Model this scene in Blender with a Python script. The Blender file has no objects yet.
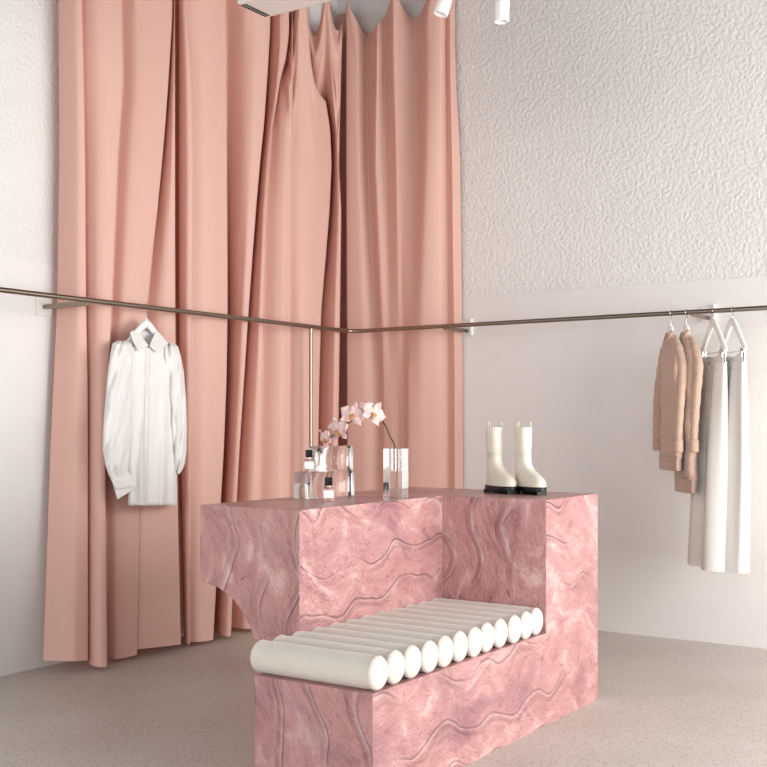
import bpy, bmesh, math, random
import numpy as np
from mathutils import Vector, Matrix, Euler
random.seed(7)
PI = math.pi
S = bpy.context.scene
COL = S.collection

# ------------------------------------------------------------------ camera model
YAW = math.radians(33.9)          # the room's depth axis lies 33.9 deg right of the lens axis
CY, SY = math.cos(YAW), math.sin(YAW)
FPX, HZ, CXP, EYE = 1125.0, 425.0, 383.5, 1.2

def on_x(px, X):                  # forward distance and Y of the sight line px on the plane x = X
    s = (px - CXP) / FPX
    d = -X / (SY - CY * s)
    return d, d * (CY + SY * s)
def on_y(px, Y):
    s = (px - CXP) / FPX
    d = Y / (CY + SY * s)
    return d, d * (-SY + CY * s)
def zz(y, d): return EYE - (y - HZ) * d / FPX
def pt(px, y, d):
    s = (px - CXP) / FPX
    return Vector((d * (-SY + CY * s), d * (CY + SY * s), zz(y, d)))

cam_d = bpy.data.cameras.new('camera'); cam = bpy.data.objects.new('camera', cam_d); COL.objects.link(cam)
cam.location = (0, 0, EYE); cam.rotation_euler = (PI / 2, 0, YAW)
cam_d.sensor_width = 36; cam_d.lens = 36 * FPX / 767; cam_d.shift_y = (HZ - 383.5) / 767
cam_d.clip_start = 0.05
S.camera = cam

# ------------------------------------------------------------------ materials
def mat(name):
    m = bpy.data.materials.new(name); m.use_nodes = True
    nt = m.node_tree; b = nt.nodes['Principled BSDF']
    return m, nt, b
def N(nt, t, **kw):
    n = nt.nodes.new(t)
    for k, v in kw.items():
        if k in n.inputs: n.inputs[k].default_value = v
        else: setattr(n, k, v)
    return n
def srgb(r, g, b):
    f = lambda c: (c / 255 / 12.92) if c / 255 <= 0.04045 else ((c / 255 + 0.055) / 1.055) ** 2.4
    return (f(r), f(g), f(b), 1)
def plain(name, col, rough=.6, metal=0, noise=0.0, bump=0.0, scale=40, spec=.5):
    m, nt, b = mat(name)
    b.inputs['Base Color'].default_value = col; b.inputs['Roughness'].default_value = rough
    b.inputs['Metallic'].default_value = metal; b.inputs['Specular IOR Level'].default_value = spec
    tc = N(nt, 'ShaderNodeTexCoord')
    nz = N(nt, 'ShaderNodeTexNoise', Scale=scale, Detail=6.0); nt.links.new(tc.outputs['Object'], nz.inputs['Vector'])
    if noise:
        mx = N(nt, 'ShaderNodeMixRGB'); mx.blend_type = 'MULTIPLY'; mx.inputs[0].default_value = noise
        mx.inputs[1].default_value = col; nt.links.new(nz.outputs['Fac'], mx.inputs[2])
        nt.links.new(mx.outputs[0], b.inputs['Base Color'])
    if bump:
        bp = N(nt, 'ShaderNodeBump', Strength=bump, Distance=.003); nt.links.new(nz.outputs['Fac'], bp.inputs['Height'])
        nt.links.new(bp.outputs[0], b.inputs['Normal'])
    return m

def ramp(nt, stops):
    r = N(nt, 'ShaderNodeValToRGB'); e = r.color_ramp.elements
    while len(e) < len(stops): e.new(.5)
    for k, (p, c) in enumerate(stops): e[k].position = p; e[k].color = c
    return r
def mth(nt, op, a, b=None, c=None):
    n = N(nt, 'ShaderNodeMath', operation=op)
    for k, v in enumerate((a, b, c)):
        if v is None: continue
        if isinstance(v, (int, float)): n.inputs[k].default_value = v
        else: nt.links.new(v, n.inputs[k])
    return n.outputs[0]

def stucco():
    m, nt, b = mat('stucco')
    b.inputs['Roughness'].default_value = .85
    tc = N(nt, 'ShaderNodeTexCoord')
    a = N(nt, 'ShaderNodeTexNoise', Scale=52.0, Detail=2.5, Roughness=.5, Distortion=.0); nt.links.new(tc.outputs['Object'], a.inputs['Vector'])
    r = ramp(nt, [(.30, (0, 0, 0, 1)), (.74, (1, 1, 1, 1))]); nt.links.new(a.outputs['Fac'], r.inputs[0])
    big = N(nt, 'ShaderNodeTexNoise', Scale=1.1, Detail=3.0); nt.links.new(tc.outputs['Object'], big.inputs['Vector'])
    c = ramp(nt, [(.3, srgb(216, 213, 209)), (.7, srgb(225, 222, 218))]); nt.links.new(big.outputs['Fac'], c.inputs[0])
    nt.links.new(c.outputs[0], b.inputs['Base Color'])
    bp = N(nt, 'ShaderNodeBump', Strength=.42, Distance=.009); nt.links.new(r.outputs[0], bp.inputs['Height'])
    nt.links.new(bp.outputs[0], b.inputs['Normal'])
    return m
def floor_mat():
    m, nt, b = mat('ground_concrete')
    tc = N(nt, 'ShaderNodeTexCoord')
    big = N(nt, 'ShaderNodeTexNoise', Scale=1.6, Detail=5.0); nt.links.new(tc.outputs['Object'], big.inputs['Vector'])
    c = ramp(nt, [(.3, srgb(198, 189, 181)), (.7, srgb(213, 206, 199))]); nt.links.new(big.outputs['Fac'], c.inputs[0])
    v = N(nt, 'ShaderNodeTexVoronoi', Scale=125.0); nt.links.new(tc.outputs['Object'], v.inputs['Vector'])
    cell = ramp(nt, [(.0, srgb(172, 152, 140)), (.14, srgb(196, 182, 172)), (.3, (1, 1, 1, 1)), (.8, (1, 1, 1, 1)), (1, srgb(238, 234, 230))])
    sep = N(nt, 'ShaderNodeSeparateColor'); nt.links.new(v.outputs['Color'], sep.inputs[0]); nt.links.new(sep.outputs[0], cell.inputs[0])
    near = ramp(nt, [(.25, (1, 1, 1, 1)), (.55, (0, 0, 0, 1))]); nt.links.new(v.outputs['Distance'], near.inputs[0])
    mx = N(nt, 'ShaderNodeMixRGB'); mx.blend_type = 'MULTIPLY'; nt.links.new(near.outputs[0], mx.inputs[0])
    nt.links.new(c.outputs[0], mx.inputs[1]); nt.links.new(cell.outputs[0], mx.inputs[2])
    fine = N(nt, 'ShaderNodeTexNoise', Scale=160.0, Detail=2.0); nt.links.new(tc.outputs['Object'], fine.inputs['Vector'])
    fr = ramp(nt, [(.35, (.72, .70, .68, 1)), (.6, (1, 1, 1, 1))]); nt.links.new(fine.outputs['Fac'], fr.inputs[0])
    m2 = N(nt, 'ShaderNodeMixRGB'); m2.blend_type = 'MULTIPLY'; m2.inputs[0].default_value = .6
    nt.links.new(mx.outputs[0], m2.inputs[1]); nt.links.new(fr.outputs[0], m2.inputs[2])
    nt.links.new(m2.outputs[0], b.inputs['Base Color'])
    rr = ramp(nt, [(.3, (.38, .38, .38, 1)), (.7, (.52, .52, .52, 1))]); nt.links.new(big.outputs['Fac'], rr.inputs[0])
    nt.links.new(rr.outputs[0], b.inputs['Roughness'])
    return m
def weave(name, col, rough=.8, scale=700, strength=.25, sheen=.2, trans=0):
    m, nt, b = mat(name)
    b.inputs['Roughness'].default_value = rough; b.inputs['Sheen Weight'].default_value = sheen
    tc = N(nt, 'ShaderNodeTexCoord')
    nz = N(nt, 'ShaderNodeTexNoise', Scale=3.0, Detail=4.0); nt.links.new(tc.outputs['Object'], nz.inputs['Vector'])
    lo = tuple(c * .93 for c in col[:3]) + (1,)
    c = ramp(nt, [(.3, lo), (.7, col)]); nt.links.new(nz.outputs['Fac'], c.inputs[0])
    nt.links.new(c.outputs[0], b.inputs['Base Color'])
    f = N(nt, 'ShaderNodeTexNoise', Scale=float(scale), Detail=2.0); nt.links.new(tc.outputs['Object'], f.inputs['Vector'])
    bp = N(nt, 'ShaderNodeBump', Strength=strength, Distance=.002); nt.links.new(f.outputs['Fac'], bp.inputs['Height'])
    nt.links.new(bp.outputs[0], b.inputs['Normal'])
    if trans: b.inputs['Subsurface Weight'].default_value = trans; b.inputs['Subsurface Radius'].default_value = (.02, .015, .012); b.inputs['Subsurface Scale'].default_value = .5
    return m
def knit():
    m, nt, b = mat('tan_knit')
    b.inputs['Roughness'].default_value = .95; b.inputs['Sheen Weight'].default_value = .4
    tc = N(nt, 'ShaderNodeTexCoord')
    w = N(nt, 'ShaderNodeTexWave', Scale=42.0, Distortion=1.0, Detail=2.0); w.wave_type = 'BANDS'; w.bands_direction = 'X'
    nt.links.new(tc.outputs['Object'], w.inputs['Vector'])
    f = N(nt, 'ShaderNodeTexNoise', Scale=150.0, Detail=4.0); nt.links.new(tc.outputs['Object'], f.inputs['Vector'])
    c = ramp(nt, [(.3, srgb(172, 140, 122)), (.5, srgb(192, 162, 144)), (.75, srgb(206, 178, 161))]); nt.links.new(f.outputs['Fac'], c.inputs[0])
    nt.links.new(c.outputs[0], b.inputs['Base Color'])
    h = mth(nt, 'ADD', mth(nt, 'MULTIPLY', w.outputs['Fac'], .5), f.outputs['Fac'])
    bp = N(nt, 'ShaderNodeBump', Strength=.4, Distance=.004); nt.links.new(h, bp.inputs['Height'])
    nt.links.new(bp.outputs[0], b.inputs['Normal'])
    return m
def resin():
    # pink marbled resin; wavy crests run up the short faces and along the long faces
    m, nt, b = mat('pink_resin')
    L = nt.links.new
    tc = N(nt, 'ShaderNodeTexCoord'); sp = N(nt, 'ShaderNodeSeparateXYZ'); L(tc.outputs['Object'], sp.inputs[0])
    X, Y, Z = sp.outputs
    nr = N(nt, 'ShaderNodeSeparateXYZ'); L(tc.outputs['Normal'], nr.inputs[0])
    wob = N(nt, 'ShaderNodeTexNoise', Scale=2.3, Detail=2.0); L(tc.outputs['Object'], wob.inputs['Vector'])
    wb = mth(nt, 'SUBTRACT', wob.outputs['Fac'], .5)
    # short faces: crests spaced in x, waving with z
    p1 = mth(nt, 'ADD', mth(nt, 'MULTIPLY', X, 6.0), mth(nt, 'MULTIPLY', mth(nt, 'SINE', mth(nt, 'ADD', mth(nt, 'MULTIPLY', Z, 17.0), mth(nt, 'MULTIPLY', X, 5.0))), .19))
    p1 = mth(nt, 'ADD', p1, mth(nt, 'MULTIPLY', wb, 1.7))
    # long faces: crests spaced in z, waving with y
    p2 = mth(nt, 'ADD', mth(nt, 'MULTIPLY', Z, 5.6), mth(nt, 'MULTIPLY', mth(nt, 'SINE', mth(nt, 'ADD', mth(nt, 'MULTIPLY', Y, 19.0), mth(nt, 'MULTIPLY', Z, 7.0))), .125))
    p2 = mth(nt, 'ADD', p2, mth(nt, 'MULTIPLY', wb, 1.7))
    isx = mth(nt, 'GREATER_THAN', mth(nt, 'ABSOLUTE', nr.outputs[0]), .6)
    ph = mth(nt, 'ADD', mth(nt, 'MULTIPLY', p2, isx), mth(nt, 'MULTIPLY', p1, mth(nt, 'SUBTRACT', 1.0, isx)))
    f = mth(nt, 'FRACT', ph)
    saw = ramp(nt, [(0, (.0, .0, .0, 1)), (.35, (.02, .02, .02, 1)), (.72, (.30, .30, .30, 1)), (.93, (1, 1, 1, 1)), (1, (0, 0, 0, 1))])
    saw.color_ramp.interpolation = 'EASE'; L(f, saw.inputs[0])
    side = mth(nt, 'LESS_THAN', mth(nt, 'ABSOLUTE', nr.outputs[2]), .6)
    brk = N(nt, 'ShaderNodeTexNoise', Scale=3.1, Detail=1.0); L(tc.outputs['Object'], brk.inputs['Vector'])
    brr = ramp(nt, [(.32, (.15, .15, .15, 1)), (.54, (1, 1, 1, 1))]); L(brk.outputs['Fac'], brr.inputs[0])
    crest = mth(nt, 'MULTIPLY', mth(nt, 'MULTIPLY', saw.outputs[0], side), brr.outputs[0])
    # flow-stretched flakes
    ofs = N(nt, 'ShaderNodeCombineXYZ'); L(mth(nt, 'MULTIPLY', ph, .09), ofs.inputs[0]); L(mth(nt, 'MULTIPLY', ph, .09), ofs.inputs[1]); L(mth(nt, 'MULTIPLY', ph, .09), ofs.inputs[2])
    va = N(nt, 'ShaderNodeVectorMath'); L(tc.outputs['Object'], va.inputs[0]); L(ofs.outputs[0], va.inputs[1])
    sw = N(nt, 'ShaderNodeTexNoise', Scale=5.0, Detail=6.0, Roughness=.58, Distortion=1.2); L(va.outputs[0], sw.inputs['Vector'])
    fl = N(nt, 'ShaderNodeTexNoise', Scale=34.0, Detail=3.0, Roughness=.6, Distortion=1.0); L(va.outputs[0], fl.inputs['Vector'])
    c = ramp(nt, [(.27, srgb(150, 104, 104)), (.42, srgb(180, 132, 130)), (.56, srgb(190, 143, 140)), (.72, srgb(218, 184, 180))])
    L(sw.outputs['Fac'], c.inputs[0])
    dk = ramp(nt, [(.28, srgb(170, 112, 108)), (.40, srgb(255, 252, 252))]); L(fl.outputs['Fac'], dk.inputs[0])
    m1 = N(nt, 'ShaderNodeMixRGB'); m1.blend_type = 'MULTIPLY'; m1.inputs[0].default_value = .6
    L(c.outputs[0], m1.inputs[1]); L(dk.outputs[0], m1.inputs[2])
    # smoky mauve clouds in the mix
    ck = N(nt, 'ShaderNodeTexNoise', Scale=2.1, Detail=3.0, Distortion=.8); L(va.outputs[0], ck.inputs['Vector'])
    ckr = ramp(nt, [(.52, (0, 0, 0, 1)), (.72, (.85, .85, .85, 1))]); L(ck.outputs['Fac'], ckr.inputs[0])
    mc = N(nt, 'ShaderNodeMixRGB'); L(ckr.outputs[0], mc.inputs[0]); L(m1.outputs[0], mc.inputs[1]); mc.inputs[2].default_value = srgb(146, 102, 110)
    m2 = N(nt, 'ShaderNodeMixRGB'); L(mth(nt, 'MULTIPLY', mth(nt, 'POWER', crest, 3.0), .22), m2.inputs[0])
    L(mc.outputs[0], m2.inputs[1]); m2.inputs[2].default_value = srgb(236, 200, 197)
    L(m2.outputs[0], b.inputs['Base Color'])
    h = mth(nt, 'ADD', mth(nt, 'MULTIPLY', crest, 1.0), mth(nt, 'MULTIPLY', mth(nt, 'MULTIPLY', fl.outputs['Fac'], side), .40))
    bp = N(nt, 'ShaderNodeBump', Strength=.9, Distance=.022); L(h, bp.inputs['Height'])
    L(bp.outputs[0], b.inputs['Normal'])
    b.inputs['Roughness'].default_value = .30; b.inputs['Specular IOR Level'].default_value = .5
    return m
def glass(name, col=(1, 1, 1, 1), rough=0.0, ior=1.49, frost=0):
    m, nt, b = mat(name)
    b.inputs['Base Color'].default_value = col; b.inputs['Transmission Weight'].default_value = 1
    b.inputs['Roughness'].default_value = rough; b.inputs['IOR'].default_value = ior
    if frost:
        tc = N(nt, 'ShaderNodeTexCoord')
        nz = N(nt, 'ShaderNodeTexNoise', Scale=26.0, Detail=3.0); nt.links.new(tc.outputs['Object'], nz.inputs['Vector'])
        bp = N(nt, 'ShaderNodeBump', Strength=frost, Distance=.004); nt.links.new(nz.outputs['Fac'], bp.inputs['Height']); nt.links.new(bp.outputs[0], b.inputs['Normal'])
    return m
def satin():
    m, nt, b = mat('pink_satin_cloth')
    b.inputs['Roughness'].default_value = .50; b.inputs['Specular IOR Level'].default_value = .35
    b.inputs['Sheen Weight'].default_value = .15
    tc = N(nt, 'ShaderNodeTexCoord')
    mp = N(nt, 'ShaderNodeMapping'); mp.inputs['Scale'].default_value = (60, 60, 300); nt.links.new(tc.outputs['Object'], mp.inputs[0])
    nz = N(nt, 'ShaderNodeTexNoise', Scale=3.0, Detail=3.0); nt.links.new(mp.outputs[0], nz.inputs['Vector'])
    c = ramp(nt, [(.3, srgb(224, 180, 166)), (.7, srgb(230, 188, 174))]); nt.links.new(nz.outputs['Fac'], c.inputs[0])
    nt.links.new(c.outputs[0], b.inputs['Base Color'])
    bp = N(nt, 'ShaderNodeBump', Strength=.06, Distance=.001); nt.links.new(nz.outputs['Fac'], bp.inputs['Height'])
    nt.links.new(bp.outputs[0], b.inputs['Normal'])
    tl = N(nt, 'ShaderNodeBsdfTranslucent'); tl.inputs[0].default_value = srgb(228, 146, 122)
    mx = N(nt, 'ShaderNodeMixShader'); mx.inputs[0].default_value = .20
    nt.links.new(b.outputs[0], mx.inputs[1]); nt.links.new(tl.outputs[0], mx.inputs[2])
    nt.links.new(mx.outputs[0], nt.nodes['Material Output'].inputs[0])
    return m

M = dict(
    stucco=stucco(), floor=floor_mat(), resin=resin(), satin=satin(), knit=knit(),
    smooth=plain('smooth_plaster', srgb(225, 221, 217), .7, noise=.05, bump=.05, scale=8),
    ceil=plain('ceiling_paint', srgb(78, 69, 64), .9, noise=.1, scale=5),  # unseen ceiling, kept dark to cut bounce light behind the curtain tops
    white=plain('white_paint', srgb(238, 236, 233), .45, noise=.03),
    panel=plain('unit_casing', srgb(222, 212, 206), .5, noise=.05, scale=6),
    dark=plain('dark_slot', srgb(30, 26, 25), .6),
    steel=plain('brushed_steel', srgb(150, 138, 126), .28, 1, noise=.15, scale=120),
    chrome=plain('chrome', srgb(200, 198, 196), .2, 1),
    linen=weave('oatmeal_boucle', srgb(214, 206, 195), .95, 190, 1.0, .3),
    shirt=weave('white_cotton', srgb(228, 226, 222), .85, 240, .10, .1),
    denim=weave('white_denim', srgb(228, 225, 218), .85, 500, .15, .1),
    lining=weave('trouser_lining', srgb(206, 200, 186), .9, 500, .1, .1),
    leather=plain('cream_leather', srgb(222, 215, 200), .38, noise=.06, bump=.06, scale=60),
    rubber=plain('black_rubber', srgb(14, 13, 13), .4, spec=.3),
    blackcap=plain('black_cap', srgb(9, 9, 10), .35, spec=.25),
    label=plain('label_paper', srgb(244, 242, 240), .7),
    ink=plain('label_ink', srgb(120, 118, 116), .7),
    neck=plain('neck_label_cloth', srgb(208, 214, 226), .8),
    acrylic=glass('clear_acrylic'),
    ice=glass('rippled_acrylic', frost=.35),
    bottle=glass('bottle_glass', (.99, .97, .95, 1), 0, 1.45),
    petal=weave('orchid_petal', srgb(230, 196, 190), .6, 120, .1, .2),
    lip=plain('orchid_lip', srgb(196, 138, 84), .5),
    stem=plain('orchid_stem_skin', srgb(66, 56, 34), .5, noise=.3),
    pearl=plain('pearl_button', srgb(225, 222, 216), .3),
    lens=plain('lamp_reflector', srgb(240, 236, 228), .3),
)

# ------------------------------------------------------------------ mesh helpers
def obj(name, bm, m, parent=None, smooth=True, origin=(0, 0, 0), bevel=0, solid=0, subd=0, angle=35):
    bmesh.ops.remove_doubles(bm, verts=bm.verts, dist=1e-6)
    bmesh.ops.recalc_face_normals(bm, faces=bm.faces)
    me = bpy.data.meshes.new(name)
    if any(origin): bmesh.ops.translate(bm, verts=bm.verts, vec=-Vector(origin))
    bm.to_mesh(me); bm.free()
    ms = m if isinstance(m, (list, tuple)) else [m]
    for q in ms: me.materials.append(q)
    for p in me.polygons: p.use_smooth = smooth
    if smooth and angle:
        try: me.set_sharp_from_angle(angle=math.radians(angle))
        except Exception: pass
    o = bpy.data.objects.new(name, me); COL.objects.link(o)
    if parent: o.parent = parent
    if solid: q = o.modifiers.new('solidify', 'SOLIDIFY'); q.thickness = solid; q.offset = 0
    if subd: q = o.modifiers.new('subd', 'SUBSURF'); q.levels = q.render_levels = subd
    if bevel: q = o.modifiers.new('bevel', 'BEVEL'); q.width = bevel; q.segments = 2; q.limit_method = 'ANGLE'
    return o
def tag(o, label, cat, group=None):
    o['label'] = label; o['category'] = cat
    if group: o['group'] = group
    return o
def thing(name, label, cat, loc=(0, 0, 0), rz=0, group=None):
    o = bpy.data.objects.new(name, None); COL.objects.link(o)
    o.location = loc; o.rotation_euler = (0, 0, rz); o.empty_display_size = .05
    return tag(o, label, cat, group)
def structure(o): o['kind'] = 'structure'; return o
def dup(root, loc, rz, label, group=None):
    r = root.copy(); COL.objects.link(r); r.location = loc; r.rotation_euler = (0, 0, rz); r['label'] = label
    if group: r['group'] = group
    for ch in list(root.children):
        c = ch.copy(); COL.objects.link(c); c.parent = r
        for g in list(ch.children):
            e = g.copy(); COL.objects.link(e); e.parent = c
    return r
def B(): return bmesh.new()
def box(bm, x0, x1, y0, y1, z0, z1):
    v = [bm.verts.new(p) for p in ((x0, y0, z0), (x1, y0, z0), (x1, y1, z0), (x0, y1, z0), (x0, y0, z1), (x1, y0, z1), (x1, y1, z1), (x0, y1, z1))]
    for f in ((3, 2, 1, 0), (4, 5, 6, 7), (0, 1, 5, 4), (1, 2, 6, 5), (2, 3, 7, 6), (3, 0, 4, 7)): bm.faces.new([v[i] for i in f])
    return bm
def prism(bm, pts, axis, a, b):
    def q(p, t):
        return {'z': (p[0], p[1], t), 'y': (p[0], t, p[1]), 'x': (t, p[0], p[1])}[axis]
    v0 = [bm.verts.new(q(p, a)) for p in pts]; v1 = [bm.verts.new(q(p, b)) for p in pts]
    bm.faces.new(v0); bm.faces.new(v1[::-1]); n = len(pts)
    for i in range(n): bm.faces.new((v0[i], v0[(i + 1) % n], v1[(i + 1) % n], v1[i]))
    return bm
def loft(bm, rings, caps=(True, True), closed=True):
    vr = [[bm.verts.new(p) for p in r] for r in rings]; n = len(vr[0])
    for a, b in zip(vr, vr[1:]):
        for i in range(n if closed else n - 1):
            j = (i + 1) % n
            try: bm.faces.new((a[i], a[j], b[j], b[i]))
            except ValueError: pass
    if caps[0]: bm.faces.new(vr[0])
    if caps[1]: bm.faces.new(vr[-1][::-1])
    return bm
def smooth_path(pts, n):
    pts = [Vector(p) for p in pts]; out = []
    P = [2 * pts[0] - pts[1]] + pts + [2 * pts[-1] - pts[-2]]
    for i in range(1, len(P) - 2):
        for k in range(n):
            t = k / n; p0, p1, p2, p3 = P[i - 1:i + 3]
            out.append(.5 * ((2 * p1) + (p2 - p0) * t + (2 * p0 - 5 * p1 + 4 * p2 - p3) * t * t + (3 * p1 - p0 - 3 * p2 + p3) * t ** 3))
    out.append(pts[-1]); return out
def tube(bm, pts, r, seg=12, caps=True, flat=1.0, up=None):
    pts = [Vector(p) for p in pts]; rings = []; prev = None
    for i, p in enumerate(pts):
        t = (pts[min(i + 1, len(pts) - 1)] - pts[max(i - 1, 0)]).normalized()
        if prev is None:
            u = Vector(up) if up else (Vector((0, 0, 1)) if abs(t.z) < .9 else Vector((1, 0, 0)))
        else: u = prev
        u = (u - t * u.dot(t)).normalized(); prev = u; w = t.cross(u)
        rr = r[i] if isinstance(r, (list, tuple)) else r
        rings.append([p + rr * (u * math.cos(a) * flat + w * math.sin(a)) for a in (2 * PI * k / seg for k in range(seg))])
    return loft(bm, rings, (caps, caps))
def lathe(bm, prof, axis='z', seg=32, c=(0, 0, 0), caps=True):
    c = Vector(c); rings = []
    for r, h in prof:
        ring = []
        for k in range(seg):
            a = 2 * PI * k / seg; u, v = r * math.cos(a), r * math.sin(a)
            ring.append(c + {'z': Vector((u, v, h)), 'x': Vector((h, u, v)), 'y': Vector((v, h, u))}[axis])
        rings.append(ring)
    return loft(bm, rings, (caps, caps))
def grid(bm, f, nu, nv):
    v = [[bm.verts.new(f(i / nu, j / nv)) for j in range(nv + 1)] for i in range(nu + 1)]
    for i in range(nu):
        for j in range(nv): bm.faces.new((v[i][j], v[i + 1][j], v[i + 1][j + 1], v[i][j + 1]))
    return bm
def boolean(bma, bmb, op):
    def tmp(bm):
        bmesh.ops.recalc_face_normals(bm, faces=bm.faces)
        me = bpy.data.meshes.new('tmp'); bm.to_mesh(me); bm.free()
        o = bpy.data.objects.new('tmp', me); COL.objects.link(o); return o
    a, b = tmp(bma), tmp(bmb)
    q = a.modifiers.new('b', 'BOOLEAN'); q.operation = op; q.object = b; q.solver = 'EXACT'
    dg = bpy.context.evaluated_depsgraph_get()
    out = B(); out.from_mesh(a.evaluated_get(dg).to_mesh())
    for o in (a, b):
        me = o.data; bpy.data.objects.remove(o); bpy.data.meshes.remove(me)
    return out
def pchip(xs, ys, q):
    xs, ys = np.array(xs, float), np.array(ys, float)
    h = np.diff(xs); dl = np.diff(ys) / h; m = np.zeros(len(xs)); m[0], m[-1] = dl[0], dl[-1]
    for i in range(1, len(xs) - 1):
        if dl[i - 1] * dl[i] > 0:
            w1, w2 = 2 * h[i] + h[i - 1], h[i] + 2 * h[i - 1]
            m[i] = (w1 + w2) / (w1 / dl[i - 1] + w2 / dl[i])
    k = np.clip(np.searchsorted(xs, q) - 1, 0, len(xs) - 2); t = (q - xs[k]) / h[k]
    return ((2 * t ** 3 - 3 * t ** 2 + 1) * ys[k] + (t ** 3 - 2 * t ** 2 + t) * h[k] * m[k] + (-2 * t ** 3 + 3 * t ** 2) * ys[k + 1] + (t ** 3 - t ** 2) * h[k] * m[k + 1])

# ------------------------------------------------------------------ room
WX, WY, CEIL, DADO = -4.522, 6.16, 4.12, 2.0
RX, FY = 2.4, -3.4
structure(obj('floor', box(B(), WX - .2, RX, FY, WY + .2, -.1, 0), M['floor'], smooth=False))
structure(obj('ceiling', box(B(), WX - .2, RX, FY, WY + .2, CEIL, CEIL + .1), M['ceil'], smooth=False))
wl = structure(obj('wall_left', box(B(), WX - .2, WX, FY, WY + .2, DADO, CEIL), M['stucco'], smooth=False))
obj('lower_panel', box(B(), WX - .2, WX + .006, FY, WY + .2, 0, DADO), M['smooth'], wl, smooth=False)
wb = structure(obj('wall_back', box(B(), WX - .2, RX, WY, WY + .2, DADO, CEIL), M['stucco'], smooth=False))
obj('lower_panel', box(B(), WX - .2, RX, WY - .006, WY + .2, 0, DADO), M['smooth'], wb, smooth=False)

# ------------------------------------------------------------------ curtains
YS = [-90, -40, 0, 40, 80, 120, 160, 210, 260, 310, 380, 450, 540, 660]
def ipx(poly, y):
    ys = [p[0] for p in poly]; return float(np.interp(y, ys, [p[1] for p in poly]))
def curtain(name, side, lines, pins, sag, zpin, label, ncol=300, nrow=120, flare=.02, hem=lambda t: .012):
    """lines: (polyline of (image height, image x), offset or polyline of offsets). Each becomes a metric fold line on the wall's curtain track."""
    base = WX + .15 if side == 'L' else WY - .13
    fold = []
    for poly, off in lines:
        zs, ws, os_ = [], [], []
        for y in YS:
            o = off if isinstance(off, (int, float)) else ipx(off, y)
            px = ipx(poly, y)
            d, w = on_x(px, base + o) if side == 'L' else on_y(px, base - o)
            zs.append(zz(y, d)); ws.append(w); os_.append(o)
        i = np.argsort(zs)
        fold.append((np.array(zs)[i], np.array(ws)[i], np.array(os_)[i]))
    pw = [on_x(p, base)[1] if side == 'L' else on_y(p, base)[1] for p in pins]
    def at(z):
        w = np.array([np.interp(z, f[0], f[1]) for f in fold]); o = np.array([np.interp(z, f[0], f[2]) for f in fold])
        return w, o
    bm = B(); rows = []
    # arc parameter: dense columns, placed so that every row samples its own fold lines
    nl = len(fold); cols = np.linspace(0, nl - 1, ncol)
    for r in range(nrow + 1):
        v = r / nrow
        zrow = .012 + (zpin - .012) * (1 - v)
        w, o = at(zrow)
        q = pchip(np.arange(nl), w, cols)
        oo = pchip(np.arange(nl), o, cols)
        # soften along the row
        row = []
        for c in range(ncol):
            ww, of = q[c], oo[c]
            wt = ww * base / (base + of) if side == 'L' else ww * base / (base - of)
            k = max(0, min(len(pw) - 2, int(np.searchsorted(pw, wt)) - 1))
            u = (wt - pw[k]) / max(.02, pw[k + 1] - pw[k]) * 2 - 1
            u = max(-1.0, min(1.0, u)); sg = sag[k]; e = 1 - abs(u) ** 1.9
            drop = sg * e
            t = 1 - v
            zt = zpin - drop
            z = zrow - drop * max(0, min(1, (zrow - (zpin - 1.6)) / 1.6)) ** 1.5
            dep = zpin - z
            for mult, amp, wd in ((1.5, .020, .06), (2.2, .016, .08), (3.2, .010, .10)):
                cc = sg * mult * (1 - abs(u) ** 1.4)
                x = (dep - cc) / wd
                of += amp * (1 - u * u) * (math.exp(-x * x) - .6 * math.exp(-(x + 1.3) ** 2)) * min(1, sg / .3)
            of -= .03 * e * math.exp(-((dep - drop) / .12)) * min(1, sg / .3)
            of += flare * math.exp(-z / .35)
            z += hem(c / (ncol - 1)) * max(0, 1 - z / .4)
            k_ = (base + of) / (base + oo[c]) if side == 'L' else (base - of) / (base - oo[c])
            row.append((base + of, ww * k_, z) if side == 'L' else (ww * k_, base - of, z))
        rows.append(row)
    vs = [[bm.verts.new(p) for p in row] for row in rows]
    for a, b in zip(vs, vs[1:]):
        for i in range(ncol - 1): bm.faces.new((a[i], a[i + 1], b[i + 1], b[i]))
    for _ in range(4): bmesh.ops.smooth_vert(bm, verts=[v for v in bm.verts if not v.is_boundary], factor=.4, use_axis_x=True, use_axis_y=True, use_axis_z=False)
    o = obj(name, bm, M['satin'], angle=0)
    return tag(o, label, 'curtain', 'pink drapes in the corner')

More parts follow.
